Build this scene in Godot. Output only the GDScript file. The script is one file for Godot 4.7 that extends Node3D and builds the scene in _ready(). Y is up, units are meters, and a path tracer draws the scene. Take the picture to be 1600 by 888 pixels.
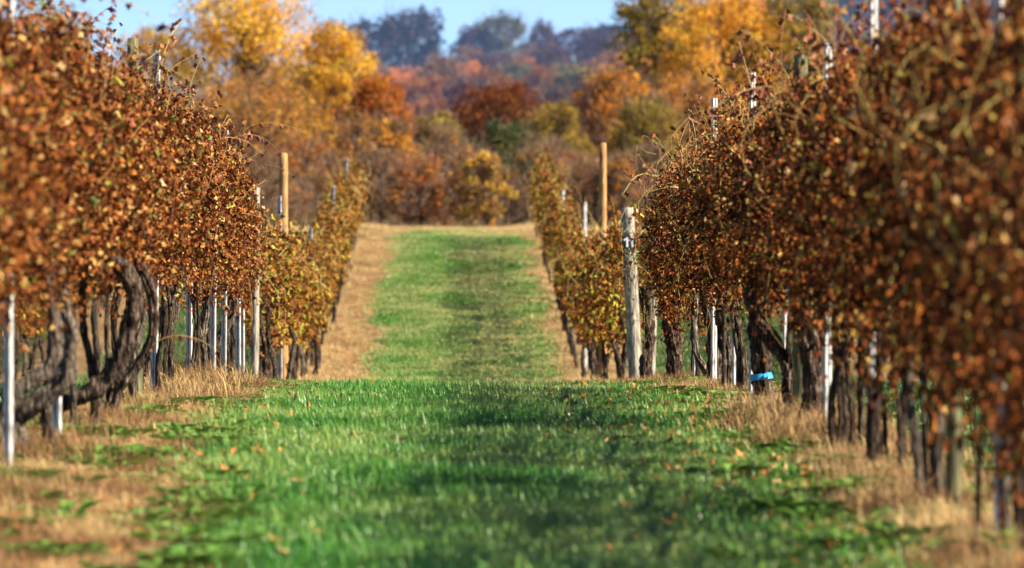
extends Node3D

# A vineyard alley seen through a long lens: the camera looks along -z, the two rows stand at x = -1.8 and x = +1.8.
# "d" is a distance in front of the camera along the alley (d = -z).

const ROW := 1.8
const PITCH := 3.6
const EYE := 1.15
const KD := [-60.0, 0.0, 10.0, 16.0, 21.0, 26.0, 30.0, 33.0, 36.0, 40.0, 45.0, 50.0, 56.0, 62.0, 66.0, 70.0, 76.0, 84.0, 92.0, 98.0, 104.0, 115.0, 140.0, 200.0, 380.0, 450.0, 600.0, 800.0, 1000.0, 1250.0, 2600.0]
const KH := [1.28, 1.18, 1.19, 1.19, 1.19, 1.23, 1.28, 1.335, 1.41, 1.565, 1.79, 1.97, 2.17, 2.33, 2.38, 2.29, 2.0, 1.61, 1.19, 0.95, 0.83, 0.81, 1.0, 1.2, 1.2, 0.2, -4.5, -12.0, -18.5, -19.5, -19.5]
const ORD := ["first", "second", "third", "fourth", "fifth", "sixth", "seventh", "eighth", "ninth", "tenth", "eleventh", "twelfth", "thirteenth", "fourteenth", "fifteenth", "sixteenth", "seventeenth", "eighteenth", "nineteenth", "twentieth", "twenty-first", "twenty-second", "twenty-third", "twenty-fourth", "twenty-fifth", "twenty-sixth", "twenty-seventh", "twenty-eighth", "twenty-ninth", "thirtieth", "thirty-first", "thirty-second", "thirty-third", "thirty-fourth"]

var rng := RandomNumberGenerator.new()
var bumps := FastNoiseLite.new()
var patchy := FastNoiseLite.new()
var taken := {}
var M := {}
var leaf_shapes: Array[PackedVector3Array] = []
var leaf_meshes: Array[ArrayMesh] = []
var cane_kit: Array = []


# ---------------------------------------------------------------- helpers
class Bag:
	var v := PackedVector3Array()
	var c := PackedColorArray()

	func put(t: Transform3D, shape: PackedVector3Array, col: Color) -> void:
		v.append_array(t * shape)
		var k := PackedColorArray()
		k.resize(shape.size())
		k.fill(col)
		c.append_array(k)

	func tri(a: Vector3, b: Vector3, d: Vector3, col: Color) -> void:
		v.append(a); v.append(b); v.append(d)
		c.append(col); c.append(col); c.append(col)

	func quad(a: Vector3, b: Vector3, d: Vector3, e: Vector3, col: Color) -> void:
		tri(a, b, d, col)
		tri(a, d, e, col)

	func box(t: Transform3D, s: Vector3, col: Color) -> void:
		var h := s * 0.5
		var p := PackedVector3Array()
		for ax in 3:
			for sg in [-1.0, 1.0]:
				var n := Vector3.ZERO; n[ax] = sg
				var u := Vector3.ZERO; u[(ax + 1) % 3] = 1
				var w := Vector3.ZERO; w[(ax + 2) % 3] = 1
				var q := [n - u - w, n + u - w, n + u + w, n - u + w]
				for i in [0, 1, 2, 0, 2, 3]:
					p.append(q[i] * h)
		put(t, p, col)

	# a thin round or three-sided strand along points
	func strand(pts: PackedVector3Array, r0: float, r1: float, sides: int, col: Color) -> void:
		var prev: PackedVector3Array
		var n := pts.size()
		for i in n:
			var dir := (pts[mini(i + 1, n - 1)] - pts[maxi(i - 1, 0)]).normalized()
			var u := dir.cross(Vector3(0.31, 0.2, 0.93)).normalized()
			var w := dir.cross(u)
			var r := lerpf(r0, r1, float(i) / (n - 1))
			var ring := PackedVector3Array()
			for k in sides:
				var a := TAU * k / sides
				ring.append(pts[i] + (u * cos(a) + w * sin(a)) * r)
			if i > 0:
				for k in sides:
					var m := (k + 1) % sides
					quad(prev[k], prev[m], ring[m], ring[k], col)
			prev = ring

	func mesh() -> ArrayMesh:
		var a := []
		a.resize(Mesh.ARRAY_MAX)
		a[Mesh.ARRAY_VERTEX] = v
		a[Mesh.ARRAY_COLOR] = c
		var m := ArrayMesh.new()
		m.add_surface_from_arrays(Mesh.PRIMITIVE_TRIANGLES, a)
		return m


func numbered(called: String) -> String:
	var n: int = taken.get(called, 0)
	taken[called] = n + 1
	return called if n == 0 else "%s_%03d" % [called, n]


func tag(o: Node3D, label: String, category: String, group := "", kind := "") -> Node3D:
	o.set_meta("label", label)
	if category:
		o.set_meta("category", category)
	if group:
		o.set_meta("group", group)
	if kind:
		o.set_meta("kind", kind)
	return o


func thing(called: String, at: Vector3, turn := 0.0) -> Node3D:
	var o := Node3D.new()
	o.name = numbered(called)
	add_child(o, true)
	o.position = at
	o.rotation.y = turn
	return o


func part(called: String, mesh: Mesh, mat: Material, parent: Node3D, t := Transform3D(), kind := "") -> MeshInstance3D:
	var o := MeshInstance3D.new()
	var n := 0
	var want := called
	while parent.has_node(want):
		n += 1
		want = "%s_%03d" % [called, n]
	o.name = want
	o.mesh = mesh
	o.material_override = mat
	o.transform = t
	if kind:
		o.set_meta("kind", kind)
	parent.add_child(o, true)
	return o


func many(called: String, mesh: Mesh, mat: Material, places: Array, colors: Array) -> MultiMeshInstance3D:
	var mm := MultiMesh.new()
	mm.transform_format = MultiMesh.TRANSFORM_3D
	mm.use_colors = true
	mm.mesh = mesh
	mm.instance_count = places.size()
	for i in places.size():
		mm.set_instance_transform(i, places[i])
		mm.set_instance_color(i, colors[i])
	var o := MultiMeshInstance3D.new()
	o.name = numbered(called)
	o.multimesh = mm
	o.material_override = mat
	add_child(o, true)
	return o


func r(a: float, b: float) -> float:
	return rng.randf_range(a, b)


func vr() -> Vector3:
	return Vector3(rng.randfn(), rng.randfn(), rng.randfn()).normalized()


func pick(pal: Array) -> Color:
	# palette rows: [weight, Color]
	var total := 0.0
	for p in pal:
		total += p[0]
	var x := rng.randf() * total
	for p in pal:
		x -= p[0]
		if x <= 0.0:
			return vary(p[1], 0.22)
	return pal[0][1]


func vary(c: Color, by: float) -> Color:
	var k := 1.0 + r(-by, by)
	return Color(c.r * k * (1.0 + r(-0.08, 0.08)), c.g * k * (1.0 + r(-0.08, 0.08)), c.b * k)


func mat(rough: float, spec := 0.4, back := 0.0) -> StandardMaterial3D:
	var m := StandardMaterial3D.new()
	m.vertex_color_use_as_albedo = true
	m.roughness = rough
	m.metallic_specular = spec
	if back > 0.0:
		m.backlight_enabled = true
		m.backlight = Color(back, back, back).linear_to_srgb()
	return m


func noise_tex(freq: float, ramp: Array, seed_: int, octaves := 4, size := 256) -> NoiseTexture2D:
	var f := FastNoiseLite.new()
	f.noise_type = FastNoiseLite.TYPE_SIMPLEX_SMOOTH
	f.frequency = freq
	f.fractal_octaves = octaves
	f.seed = seed_
	var t := NoiseTexture2D.new()
	t.width = size
	t.height = size
	t.seamless = true
	t.noise = f
	if ramp.size():
		var g := Gradient.new()
		g.offsets = PackedFloat32Array(ramp.map(func(x): return x[0]))
		g.colors = PackedColorArray(ramp.map(func(x): return x[1]))
		t.color_ramp = g
	return t


func triplanar(rough: float, tex: Texture2D, scale: Vector3, bump := 0.0, height: Texture2D = null) -> StandardMaterial3D:
	var m := StandardMaterial3D.new()
	m.roughness = rough
	m.metallic_specular = 0.3
	m.albedo_texture = tex
	m.uv1_triplanar = true
	m.uv1_scale = scale
	if bump > 0.0:
		m.heightmap_enabled = true
		m.heightmap_scale = bump
		m.heightmap_texture = height
	return m


# ---------------------------------------------------------------- the lie of the land
func fall(d: float) -> float:
	var n := KD.size()
	if d <= KD[0]:
		return KH[0]
	for i in n - 1:
		if d <= KD[i + 1]:
			var t: float = (d - KD[i]) / (KD[i + 1] - KD[i])
			return cubic_interpolate_in_time(KH[i], KH[i + 1], KH[maxi(i - 1, 0)], KH[mini(i + 2, n - 1)], t, KD[i + 1] - KD[i], KD[maxi(i - 1, 0)] - KD[i] - (1.0 if i == 0 else 0.0), KD[mini(i + 2, n - 1)] - KD[i] + (1.0 if i + 2 >= n else 0.0))
	return KH[n - 1]


func ground(x: float, d: float) -> float:
	var y := EYE - fall(d)
	if d < 125.0:
		var xl := fposmod(x, PITCH) - ROW
		y += 0.05 * exp(-xl * xl / 0.09)
		y += bumps.get_noise_2d(x * 1.0, d * 1.0) * 0.035 + bumps.get_noise_2d(x * 5.0 + 90.0, d * 5.0) * 0.012
	if d > 450.0:
		var far := clampf((d - 450.0) / 550.0, 0.0, 1.0)
		y += far * (clampf((x - 5.0) * 0.13, -2.0, 14.0) + bumps.get_noise_2d(x * 0.05, d * 0.03) * 5.0)
	return y


# 1 where the mown alley is green, 0 on the strip under the vines
func green(x: float, d: float) -> float:
	var k := roundf(x / PITCH)
	var xl := x - k * PITCH
	var wob := patchy.get_noise_2d(x * 0.6 + k * 40.0, d * 0.22) * 0.34 + patchy.get_noise_2d(x * 3.0, d * 2.0) * 0.16
	var near := clampf((26.0 - d) / 10.0, 0.0, 1.0) if k == 0.0 else 0.0
	var past := smoothstep(48.0, 58.0, d) * 0.18
	var lo := smoothstep(-1.32 + 0.42 * near + past, -1.0 + 0.36 * near + past, xl + wob)
	var hi := 1.0 - smoothstep(1.3 - 0.02 * near, 1.62 - 0.08 * near, xl + wob)
	var g := lo * hi
	g *= 1.0 - smoothstep(98.0, 106.0, d + wob * 8.0)
	return g


func build_ground() -> void:
	var xs := PackedFloat32Array()
	for x in [-900.0, -600.0, -400.0, -280.0, -200.0, -150.0, -110.0, -80.0, -60.0, -45.0, -34.0, -26.0, -20.0, -16.0, -13.0, -11.0, -9.5]:
		xs.append(x)
	var x0 := -8.6
	while x0 < 8.7:
		xs.append(x0)
		x0 += 0.14
	for x in [9.5, 11.0, 13.0, 16.0, 20.0, 26.0, 34.0, 45.0, 60.0, 80.0, 110.0, 150.0, 200.0, 280.0, 400.0, 600.0, 900.0]:
		xs.append(x)
	var ds := PackedFloat32Array()
	for d in [-60.0, -40.0, -25.0, -15.0, -8.0, -4.0, 0.0, 3.0, 6.0, 9.0]:
		ds.append(d)
	var d0 := 11.0
	while d0 < 116.0:
		ds.append(d0)
		d0 += 0.2 if d0 < 46.0 else 0.4
	for d in [118.0, 124.0, 132.0, 142.0, 155.0, 170.0, 190.0, 215.0, 245.0, 280.0, 320.0, 370.0, 420.0, 450.0, 480.0, 520.0, 560.0, 600.0, 640.0, 680.0, 720.0, 760.0, 800.0, 850.0, 900.0, 950.0, 1000.0, 1060.0, 1150.0, 1250.0, 1500.0, 2000.0, 2600.0]:
		ds.append(d)
	var v := PackedVector3Array()
	var c := PackedColorArray()
	var ix := PackedInt32Array()
	var w := xs.size()
	for j in ds.size():
		for i in w:
			var x := xs[i]
			var d := ds[j]
			v.append(Vector3(x, ground(x, d), -d))
			var col: Color
			if d < 118.0:
				var g := green(x, d)
				var n := patchy.get_noise_2d(x * 2.2, d * 1.6)
				var soil := Color(0.20, 0.125, 0.065).lerp(Color(0.34, 0.24, 0.12), clampf(0.5 + n, 0.0, 1.0))
				col = soil.lerp(Color(0.03, 0.06, 0.015).lerp(Color(0.12, 0.12, 0.04), clampf(0.35 + n * 0.9, 0.0, 1.0)), g)
				if d > 96.0:
					col = col.lerp(Color(0.36, 0.29, 0.12), smoothstep(97.0, 104.0, d) * 0.8)
			else:
				col = Color(0.13, 0.10, 0.05)
			c.append(col)
	for j in ds.size() - 1:
		for i in w - 1:
			var a := j * w + i
			for k in [a, a + w, a + 1, a + 1, a + w, a + w + 1]:
				ix.append(k)
	var arr := []
	arr.resize(Mesh.ARRAY_MAX)
	arr[Mesh.ARRAY_VERTEX] = v
	arr[Mesh.ARRAY_COLOR] = c
	arr[Mesh.ARRAY_INDEX] = ix
	var st := SurfaceTool.new()
	st.create_from_arrays(arr)
	st.generate_normals()
	var m := mat(0.95, 0.2)
	m.albedo_texture = noise_tex(0.05, [[0.0, Color(0.55, 0.52, 0.5)], [0.5, Color(0.85, 0.84, 0.82)], [1.0, Color(1, 1, 1)]], 5, 5, 512)
	m.uv1_triplanar = true
	m.uv1_world_triplanar = true
	m.uv1_scale = Vector3(1.3, 1.3, 1.3)
	m.heightmap_enabled = true
	m.heightmap_scale = 1.5
	m.heightmap_texture = noise_tex(0.04, [], 9, 5, 512)
	var o := MeshInstance3D.new()
	o.name = "ground"
	o.mesh = st.commit()
	o.material_override = m
	o.set_meta("kind", "structure")
	add_child(o)


# ---------------------------------------------------------------- grass, straw, weeds, fallen leaves
func blade_patch(blades: int, radius: float, lo: float, hi: float, width: float, lean: float, tone: Array) -> ArrayMesh:
	var b := Bag.new()
	for i in blades:
		var a := r(0, TAU)
		var q := sqrt(rng.randf()) * radius
		var p := Vector3(cos(a) * q, -0.01, sin(a) * q)
		var h := r(lo, hi)
		var t := r(0, TAU)
		var out := Vector3(cos(t), 0, sin(t))
		var side := Vector3(-out.z, 0, out.x) * width * r(0.6, 1.3) * 0.5
		var l := r(0.1, lean)
		var p1 := p + Vector3(0, h * 0.55, 0) + out * h * l * 0.3
		var p2 := p + Vector3(0, h * (1.0 - 0.35 * l), 0) + out * h * l
		var col := vary(pick(tone), 0.1)
		b.quad(p - side, p + side, p1 + side * 0.85, p1 - side * 0.85, col)
		b.tri(p1 - side * 0.85, p1 + side * 0.85, p2, col)
	return b.mesh()


func scatter_grass(called: String, label: String, mesh: Mesh, x0: float, x1: float, d0: float, d1: float, per_m2: float, base: Color, dry: Color, big := 1.0) -> void:
	var places := []
	var colors := []
	var n := int((x1 - x0) * (d1 - d0) * per_m2)
	for i in n:
		var x := r(x0, x1)
		var d := r(d0, d1)
		var g := green(x, d)
		if rng.randf() > g * 1.1 - 0.05:
			continue
		var n1 := patchy.get_noise_2d(x * 0.7 + 31.0, d * 0.35 + 12.0)
		var n2 := patchy.get_noise_2d(x * 2.6 + 7.0, d * 1.9)
		var track := 0.35 * exp(-pow((fposmod(x + ROW, PITCH) - ROW - 0.62) / 0.4, 2.0))
		var f := clampf(0.26 + n1 * 1.0 + n2 * 0.7 + track + (1.0 - g) * 0.6 + (0.12 if d > 55.0 else 0.0), 0.0, 1.0)
		var s := r(0.75, 1.25) * (1.0 - 0.28 * f) * big
		places.append(Transform3D(Basis(Vector3.UP, r(0, TAU)).scaled(Vector3(s, s * (1.0 + n2 * 0.5), s)), Vector3(x, ground(x, d), -d)))
		colors.append(vary(base.lerp(dry, f), 0.18))
	var o := many(called, mesh, M.grass, places, colors)
	tag(o, label, "grass", "", "stuff")


func scatter_straw(label: String, mesh: Mesh, side: float, x0: float, x1: float, d0: float, d1: float, per_m2: float) -> void:
	var places := []
	var colors := []
	var n := int((x1 - x0) * (d1 - d0) * per_m2)
	for i in n:
		var x := r(x0, x1)
		var d := r(d0, d1)
		var g := green(x, d)
		if rng.randf() < g * 1.25 + 0.02:
			continue
		if patchy.get_noise_2d(x * 2.4 + 15.0, d * 1.1 + 44.0) > 0.12 and absf(x) < 1.6 and d < 30.0 and rng.randf() < 0.7:
			continue
		var near_row := exp(-pow((absf(x) - ROW) / 0.5, 2.0))
		var n1 := patchy.get_noise_2d(x * 1.4 + 70.0, d * 0.9)
		var s := r(0.3, 0.62) + near_row * r(0.0, 0.8) * (0.55 + n1)
		if d > 23.0 and d < 28.0 and x > 1.5 and x < 1.95:
			s *= r(1.2, 2.2)
		if x > 0.8 and x < 1.5 and d < 32.0:
			s *= 0.6
		if d < 23.0 and x > 1.6:
			s *= r(1.0, 1.7)
		if x > 0.0:
			s *= 0.85
		if d > 41.0 and d < 50.0 and x > 1.3:
			s *= r(1.0, 1.6)
		if d > 31.0 and d < 37.0 and x < -1.45 and x > -2.0:
			s *= r(1.0, 2.0)
		places.append(Transform3D(Basis(Vector3.UP, r(0, TAU)).scaled(Vector3(1, r(0.7, 1.1), 1) * s), Vector3(x, ground(x, d), -d)))
		colors.append(vary(Color(0.66, 0.5, 0.25) if d > 54.0 and rng.randf() < 0.6 else Color(0.56, 0.42, 0.2).lerp(Color(0.26, 0.155, 0.068), clampf(0.42 + n1 * 2.2, 0.0, 1.0)), 0.28))
	var o := many("dry_grass", mesh, M.straw, places, colors)
	tag(o, label, "dry grass", "", "stuff")


func weed_mesh() -> ArrayMesh:
	var b := Bag.new()
	for i in 13:
		var a := i * 2.4 + r(-0.3, 0.3)
		var lift := r(0.1, 0.8)
		var len := r(0.03, 0.07)
		var w := len * r(0.32, 0.5)
		var out := Vector3(cos(a), lift, sin(a)).normalized()
		var s := Vector3(-sin(a), 0, cos(a))
		var o := Vector3(cos(a), 0.2, sin(a)) * r(0.0, 0.05)
		var mid := o + out * len * 0.5 + Vector3(0, 0.006, 0)
		var tip := o + out * len - Vector3(0, len * 0.2, 0)
		var c := vary(Color(1, 1, 1), 0.25)
		b.quad(o, mid + s * w, tip, mid, c)
		b.quad(o, mid, tip, mid - s * w, c)
	return b.mesh()


func scatter_weeds() -> void:
	var places := []
	var colors := []
	for i in 15000:
		var x := r(-2.6, 2.6)
		var d := r(14.0, 52.0)
		var g := green(x, d)
		var clump := patchy.get_noise_2d(x * 2.4 + 15.0, d * 1.1 + 44.0)
		var fringe := 1.0 - absf(g - 0.35) * 2.2
		if absf(x) < 0.7 or clump + fringe * 0.4 + (0.15 if d < 30.0 and x < 0.0 else 0.15 if d < 34.0 and x > 0.85 and x < 1.7 else 0.06) < 0.40 or rng.randf() < 0.35:
			continue
		var s := r(0.8, 2.0)
		places.append(Transform3D(Basis(Vector3.UP, r(0, TAU)).scaled(Vector3.ONE * s), Vector3(x, ground(x, d) + 0.005, -d)))
		colors.append(vary(Color(0.08, 0.2, 0.025).lerp(Color(0.15, 0.25, 0.05), rng.randf()), 0.25))
	tag(many("weeds", weed_mesh(), M.grass, places, colors), "broadleaf green weeds along the edges of the dry strips", "weeds", "", "stuff")


func scatter_fallen() -> void:
	for k in 3:
		var places := []
		var colors := []
		for i in 3400:
			var d := r(14.0, 100.0) if rng.randf() < 0.35 else r(14.0, 50.0)
			var x := signf(rng.randfn()) * (ROW - absf(rng.randfn()) * 0.45)
			if rng.randf() < 0.018:
				x = r(-1.5, 1.5)
			var s := r(0.03, 0.055)
			var up := 0.012 + green(x, d) * r(0.01, 0.04)
			places.append(Transform3D(Basis(vr(), r(0, 0.7)) * Basis(Vector3.UP, r(0, TAU)) * Basis(Vector3.RIGHT, PI / 2).scaled(Vector3.ONE * s), Vector3(x, ground(x, d) + up, -d)))
			colors.append(pick([[4, Color(0.36, 0.14, 0.045)], [3, Color(0.5, 0.22, 0.07)], [2, Color(0.2, 0.075, 0.04)], [1, Color(0.52, 0.36, 0.17)]]))
		var b := Bag.new()
		b.put(Transform3D(), leaf_shapes[k * 3], Color.WHITE)
		tag(many("fallen_leaves", b.mesh(), M.leaf, places, colors), ["fallen russet vine leaves strewn under the rows and over the grass", "fallen curled vine leaves scattered on the dry strips", "fallen flat vine leaves scattered on the dry strips"][k], "leaves", "leaves fallen from the vines", "stuff")


# ---------------------------------------------------------------- vines
func make_leaf_shapes() -> void:
	for k in 12:
		var fold := r(0.5, 1.4)
		var curl := r(-0.5, 0.9)
		var twist := r(-0.7, 0.7)
		var mid := [Vector2(0, 0), Vector2(0, 0.5), Vector2(0, 1)]
		var tris := PackedVector3Array()
		for s in [-1.0, 1.0]:
			var a := Vector2(0.46 * s, r(0.0, 0.16))
			var b := Vector2(0.30 * s, 0.42)
			var c := Vector2(0.5 * s, r(0.52, 0.7))
			var e := Vector2(0.16 * s, 0.8)
			for t in [[mid[0], a, b], [mid[0], b, mid[1]], [mid[1], b, c], [mid[1], c, e], [mid[1], e, mid[2]]]:
				for p in t:
					var x: float = p.x
					var y: float = p.y
					var ax := absf(x)
					var q := Vector3(x * cos(fold), y, ax * sin(fold) - curl * (y - 0.3) * (y - 0.3) + ax * ax * 0.8)
					q = Basis(Vector3.UP, twist * y) * q
					tris.append(q)
		leaf_shapes.append(tris)
		if k < 6:
			var bag := Bag.new()
			bag.put(Transform3D(), tris, Color.WHITE)
			leaf_meshes.append(bag.mesh())


func leaf_basis(size: float) -> Basis:
	# hangs from its stalk: the tip mostly points down and out
	var tip := Vector3(rng.randfn() * 0.6, -0.75 + rng.randfn() * 0.55, rng.randfn() * 0.6).normalized()
	var n := vr().cross(tip).normalized()
	return Basis(n.cross(tip), tip, n).scaled(Vector3.ONE * size)


func foliage_mesh(count: int, half: float, low: float, top: float, wide: float, pal: Array, seed_: int, small: float, big: float, holes: float) -> ArrayMesh:
	var b := Bag.new()
	var f := FastNoiseLite.new()
	f.seed = seed_
	f.frequency = 2.2
	f.fractal_octaves = 2
	var clumps := FastNoiseLite.new()
	clumps.seed = seed_ + 50
	clumps.frequency = 1.3
	var n := 0
	var tries := 0
	while n < count and tries < count * 5:
		tries += 1
		var z := r(-half, half)
		var lo := low + f.get_noise_2d(z * 0.9, 3.0) * 0.28 - pow(rng.randf(), 6.0) * 0.25
		var hi := top + f.get_noise_2d(z * 1.1, 20.0) * 0.22 + pow(rng.randf(), 8.0) * 0.25
		var u := pow(rng.randf(), 0.9)
		var y := lerpf(lo, hi, u)
		var w := wide * (0.55 + 0.75 * sin(clampf(0.12 + u * 0.86, 0.0, 1.0) * PI)) * (1.0 + f.get_noise_2d(z * 1.6 + 40.0, y * 1.6) * 0.5)
		var e := rng.randf()
		var x := (1.0 if rng.randf() < 0.5 else -1.0) * w * (sqrt(e) if rng.randf() < 0.75 else e)
		if f.get_noise_3d(x * 1.4, y * 1.7, z * 1.7) < holes - rng.randf() * 0.25:
			continue
		if f.get_noise_2d(z * 0.55 + 7.0, 90.0 + y * 0.12) < -0.12 and rng.randf() < 0.55:
			continue
		n += 1
		var col := pick(pal)
		if clumps.get_noise_3d(x, y, z) > 0.28 and rng.randf() < 0.6:
			col = pick([pal[pal.size() - 1]])
		b.put(Transform3D(leaf_basis(r(small, big)), Vector3(x, y, z)), leaf_shapes[rng.randi() % 12], col)
	return b.mesh()


func tangle_mesh(count: int, half: float, low: float, top: float, col_a: Color, col_b: Color, rad := 0.0034) -> ArrayMesh:
	var b := Bag.new()
	for i in count:
		var z := r(-half, half)
		var p := Vector3(r(-0.1, 0.1), r(low + 0.1, low + 0.5), z)
		var dir := Vector3(rng.randfn() * 0.45, r(0.4, 1.1), rng.randfn() * 0.7).normalized()
		if rng.randf() < 0.4:
			p.y = r(1.2, top)
			dir.y = -r(0.1, 0.7)
			dir = dir.normalized()
		var pts := PackedVector3Array()
		var n := 9
		for k in n:
			pts.append(p)
			p += dir * r(0.09, 0.16)
			dir = (dir + Vector3(rng.randfn() * 0.18 - p.x * 0.9, -0.07 + rng.randfn() * 0.12, rng.randfn() * 0.22)).normalized()
			if p.y > top + 0.1:
				dir.y = -absf(dir.y) * 0.5
		b.strand(pts, rad, rad * 0.5, 3, vary(col_a.lerp(col_b, rng.randf()), 0.2))
	return b.mesh()


# a gnarled stem along points (metres, in the vine's own axes), ridged and knotty
func trunk_mesh(pts: Array, r0: float, r1: float, seed_: int, sides := 16) -> ArrayMesh:
	var cv := Curve3D.new()
	for i in pts.size():
		var p: Vector3 = pts[i]
		var a: Vector3 = pts[maxi(i - 1, 0)]
		var q: Vector3 = pts[mini(i + 1, pts.size() - 1)]
		var tan := (q - a) * 0.17
		cv.add_point(p, -tan, tan)
	var f := FastNoiseLite.new()
	f.seed = seed_
	f.frequency = 1.0
	f.fractal_octaves = 3
	var length := cv.get_baked_length()
	var rings := clampi(int(length / 0.025), 8, 48)
	var v := PackedVector3Array()
	var ix := PackedInt32Array()
	for i in rings + 1:
		var s := length * i / rings
		var p := cv.sample_baked(s, true)
		var dir := (cv.sample_baked(minf(s + 0.03, length), true) - cv.sample_baked(maxf(s - 0.03, 0.0), true)).normalized()
		var u := dir.cross(Vector3(0.05, 0.1, 1)).normalized()
		var w := dir.cross(u)
		var rad := lerpf(r0, r1, pow(s / length, 0.8)) * (1.0 + 0.34 * f.get_noise_2d(s * 7.0, 50.0)) + r0 * 0.5 * exp(-s / 0.06)
		for k in sides:
			var a := TAU * k / sides
			var ridge := f.get_noise_3d(cos(a + s * 2.2) * 1.6, sin(a + s * 2.2) * 1.6, s * 2.4)
			var shred := absf(f.get_noise_3d(cos(a + s * 2.2) * 5.5 + 9.0, sin(a + s * 2.2) * 5.5, s * 4.0))
			v.append(p + (u * cos(a) + w * sin(a)) * rad * (0.93 + 0.6 * ridge + 0.75 * shred))
	for i in rings:
		for k in sides:
			var a := i * sides + k
			var c := i * sides + (k + 1) % sides
			for q in [a, c, a + sides, c, c + sides, a + sides]:
				ix.append(q)
	var top := v.size()
	v.append(cv.sample_baked(length) + Vector3(0, r1 * 0.5, 0))
	for k in sides:
		ix.append_array(PackedInt32Array([rings * sides + k, rings * sides + (k + 1) % sides, top]))
	var arr := []
	arr.resize(Mesh.ARRAY_MAX)
	arr[Mesh.ARRAY_VERTEX] = v
	arr[Mesh.ARRAY_INDEX] = ix
	var st := SurfaceTool.new()
	st.create_from_arrays(arr)
	st.generate_normals()
	return st.commit()


func make_canes() -> void:
	# long shoots that stick out of the canopy, each with a few withered leaves
	for k in 8:
		var pts := PackedVector3Array()
		var p := Vector3.ZERO
		var dir := Vector3(r(-0.5, 0.5), 1.0, r(-0.6, 0.6)).normalized()
		var bend: Vector3 = [Vector3(0.10, -0.04, 0.02), Vector3(-0.14, -0.07, 0.03), Vector3(0.02, 0.0, -0.08), Vector3(0.2, -0.17, 0.0), Vector3(-0.05, -0.02, 0.1), Vector3(-0.2, -0.2, 0.05), Vector3(0.05, 0.0, 0.02), Vector3(0.13, -0.12, -0.06)][k]
		var n: int = [9, 9, 7, 12, 8, 12, 6, 10][k]
		for i in n:
			pts.append(p)
			p += dir * r(0.055, 0.075)
			dir = (dir + bend + vr() * 0.08).normalized()
		var b := Bag.new()
		b.strand(pts, 0.003, 0.0015, 5, Color.WHITE)
		# joints of the shoot
		for i in range(1, n - 1):
			b.strand(PackedVector3Array([pts[i] - Vector3(0, 0.006, 0), pts[i], pts[i] + Vector3(0, 0.006, 0)]), 0.0036, 0.003, 4, Color(0.7, 0.6, 0.5))
		var leaves := []
		for i in range(2, n):
			if rng.randf() < 0.72:
				leaves.append([Transform3D(leaf_basis(r(0.028, 0.055)), pts[i]), rng.randi() % 6, rng.randi() % 3])
		cane_kit.append([b.mesh(), leaves])


func add_cane(v: Node3D, at: Vector3, turn: float, which: int, scale := 1.0) -> void:
	var kit: Array = cane_kit[which]
	var c := part("cane", kit[0], M.cane[rng.randi() % 3], v, Transform3D(Basis(Vector3.UP, turn).scaled(Vector3.ONE * scale), at))
	for l in kit[1]:
		part("leaf", leaf_meshes[l[1]], M.lone[l[2]], c, l[0])


func single_leaves(v: Node3D, count: int, side: float, low: float, top: float, wide: float, mats: Array) -> void:
	# the leaves one can pick out on the face turned to the alley
	for i in count:
		var y := r(low + 0.1, top)
		var x := side * wide * r(0.95, 1.25)
		part("leaf", leaf_meshes[rng.randi() % 6], mats[rng.randi() % mats.size()], v, Transform3D(leaf_basis(r(0.032, 0.058)), Vector3(x, y, r(-1.0, 1.0))))


func plain_trunks(v: Node3D, n: int, height: float, fat: float, kit: Array) -> void:
	for i in n:
		var z := r(-0.35, 0.35) if n > 1 else r(-0.1, 0.1)
		part("trunk", kit[rng.randi() % kit.size()], M.bark[1 if rng.randf() < 0.25 else 0], v, Transform3D(Basis(Vector3.UP, r(0, TAU)).scaled(Vector3(fat, height, fat)), Vector3(r(-0.09, 0.09), -0.03, z)))


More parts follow.
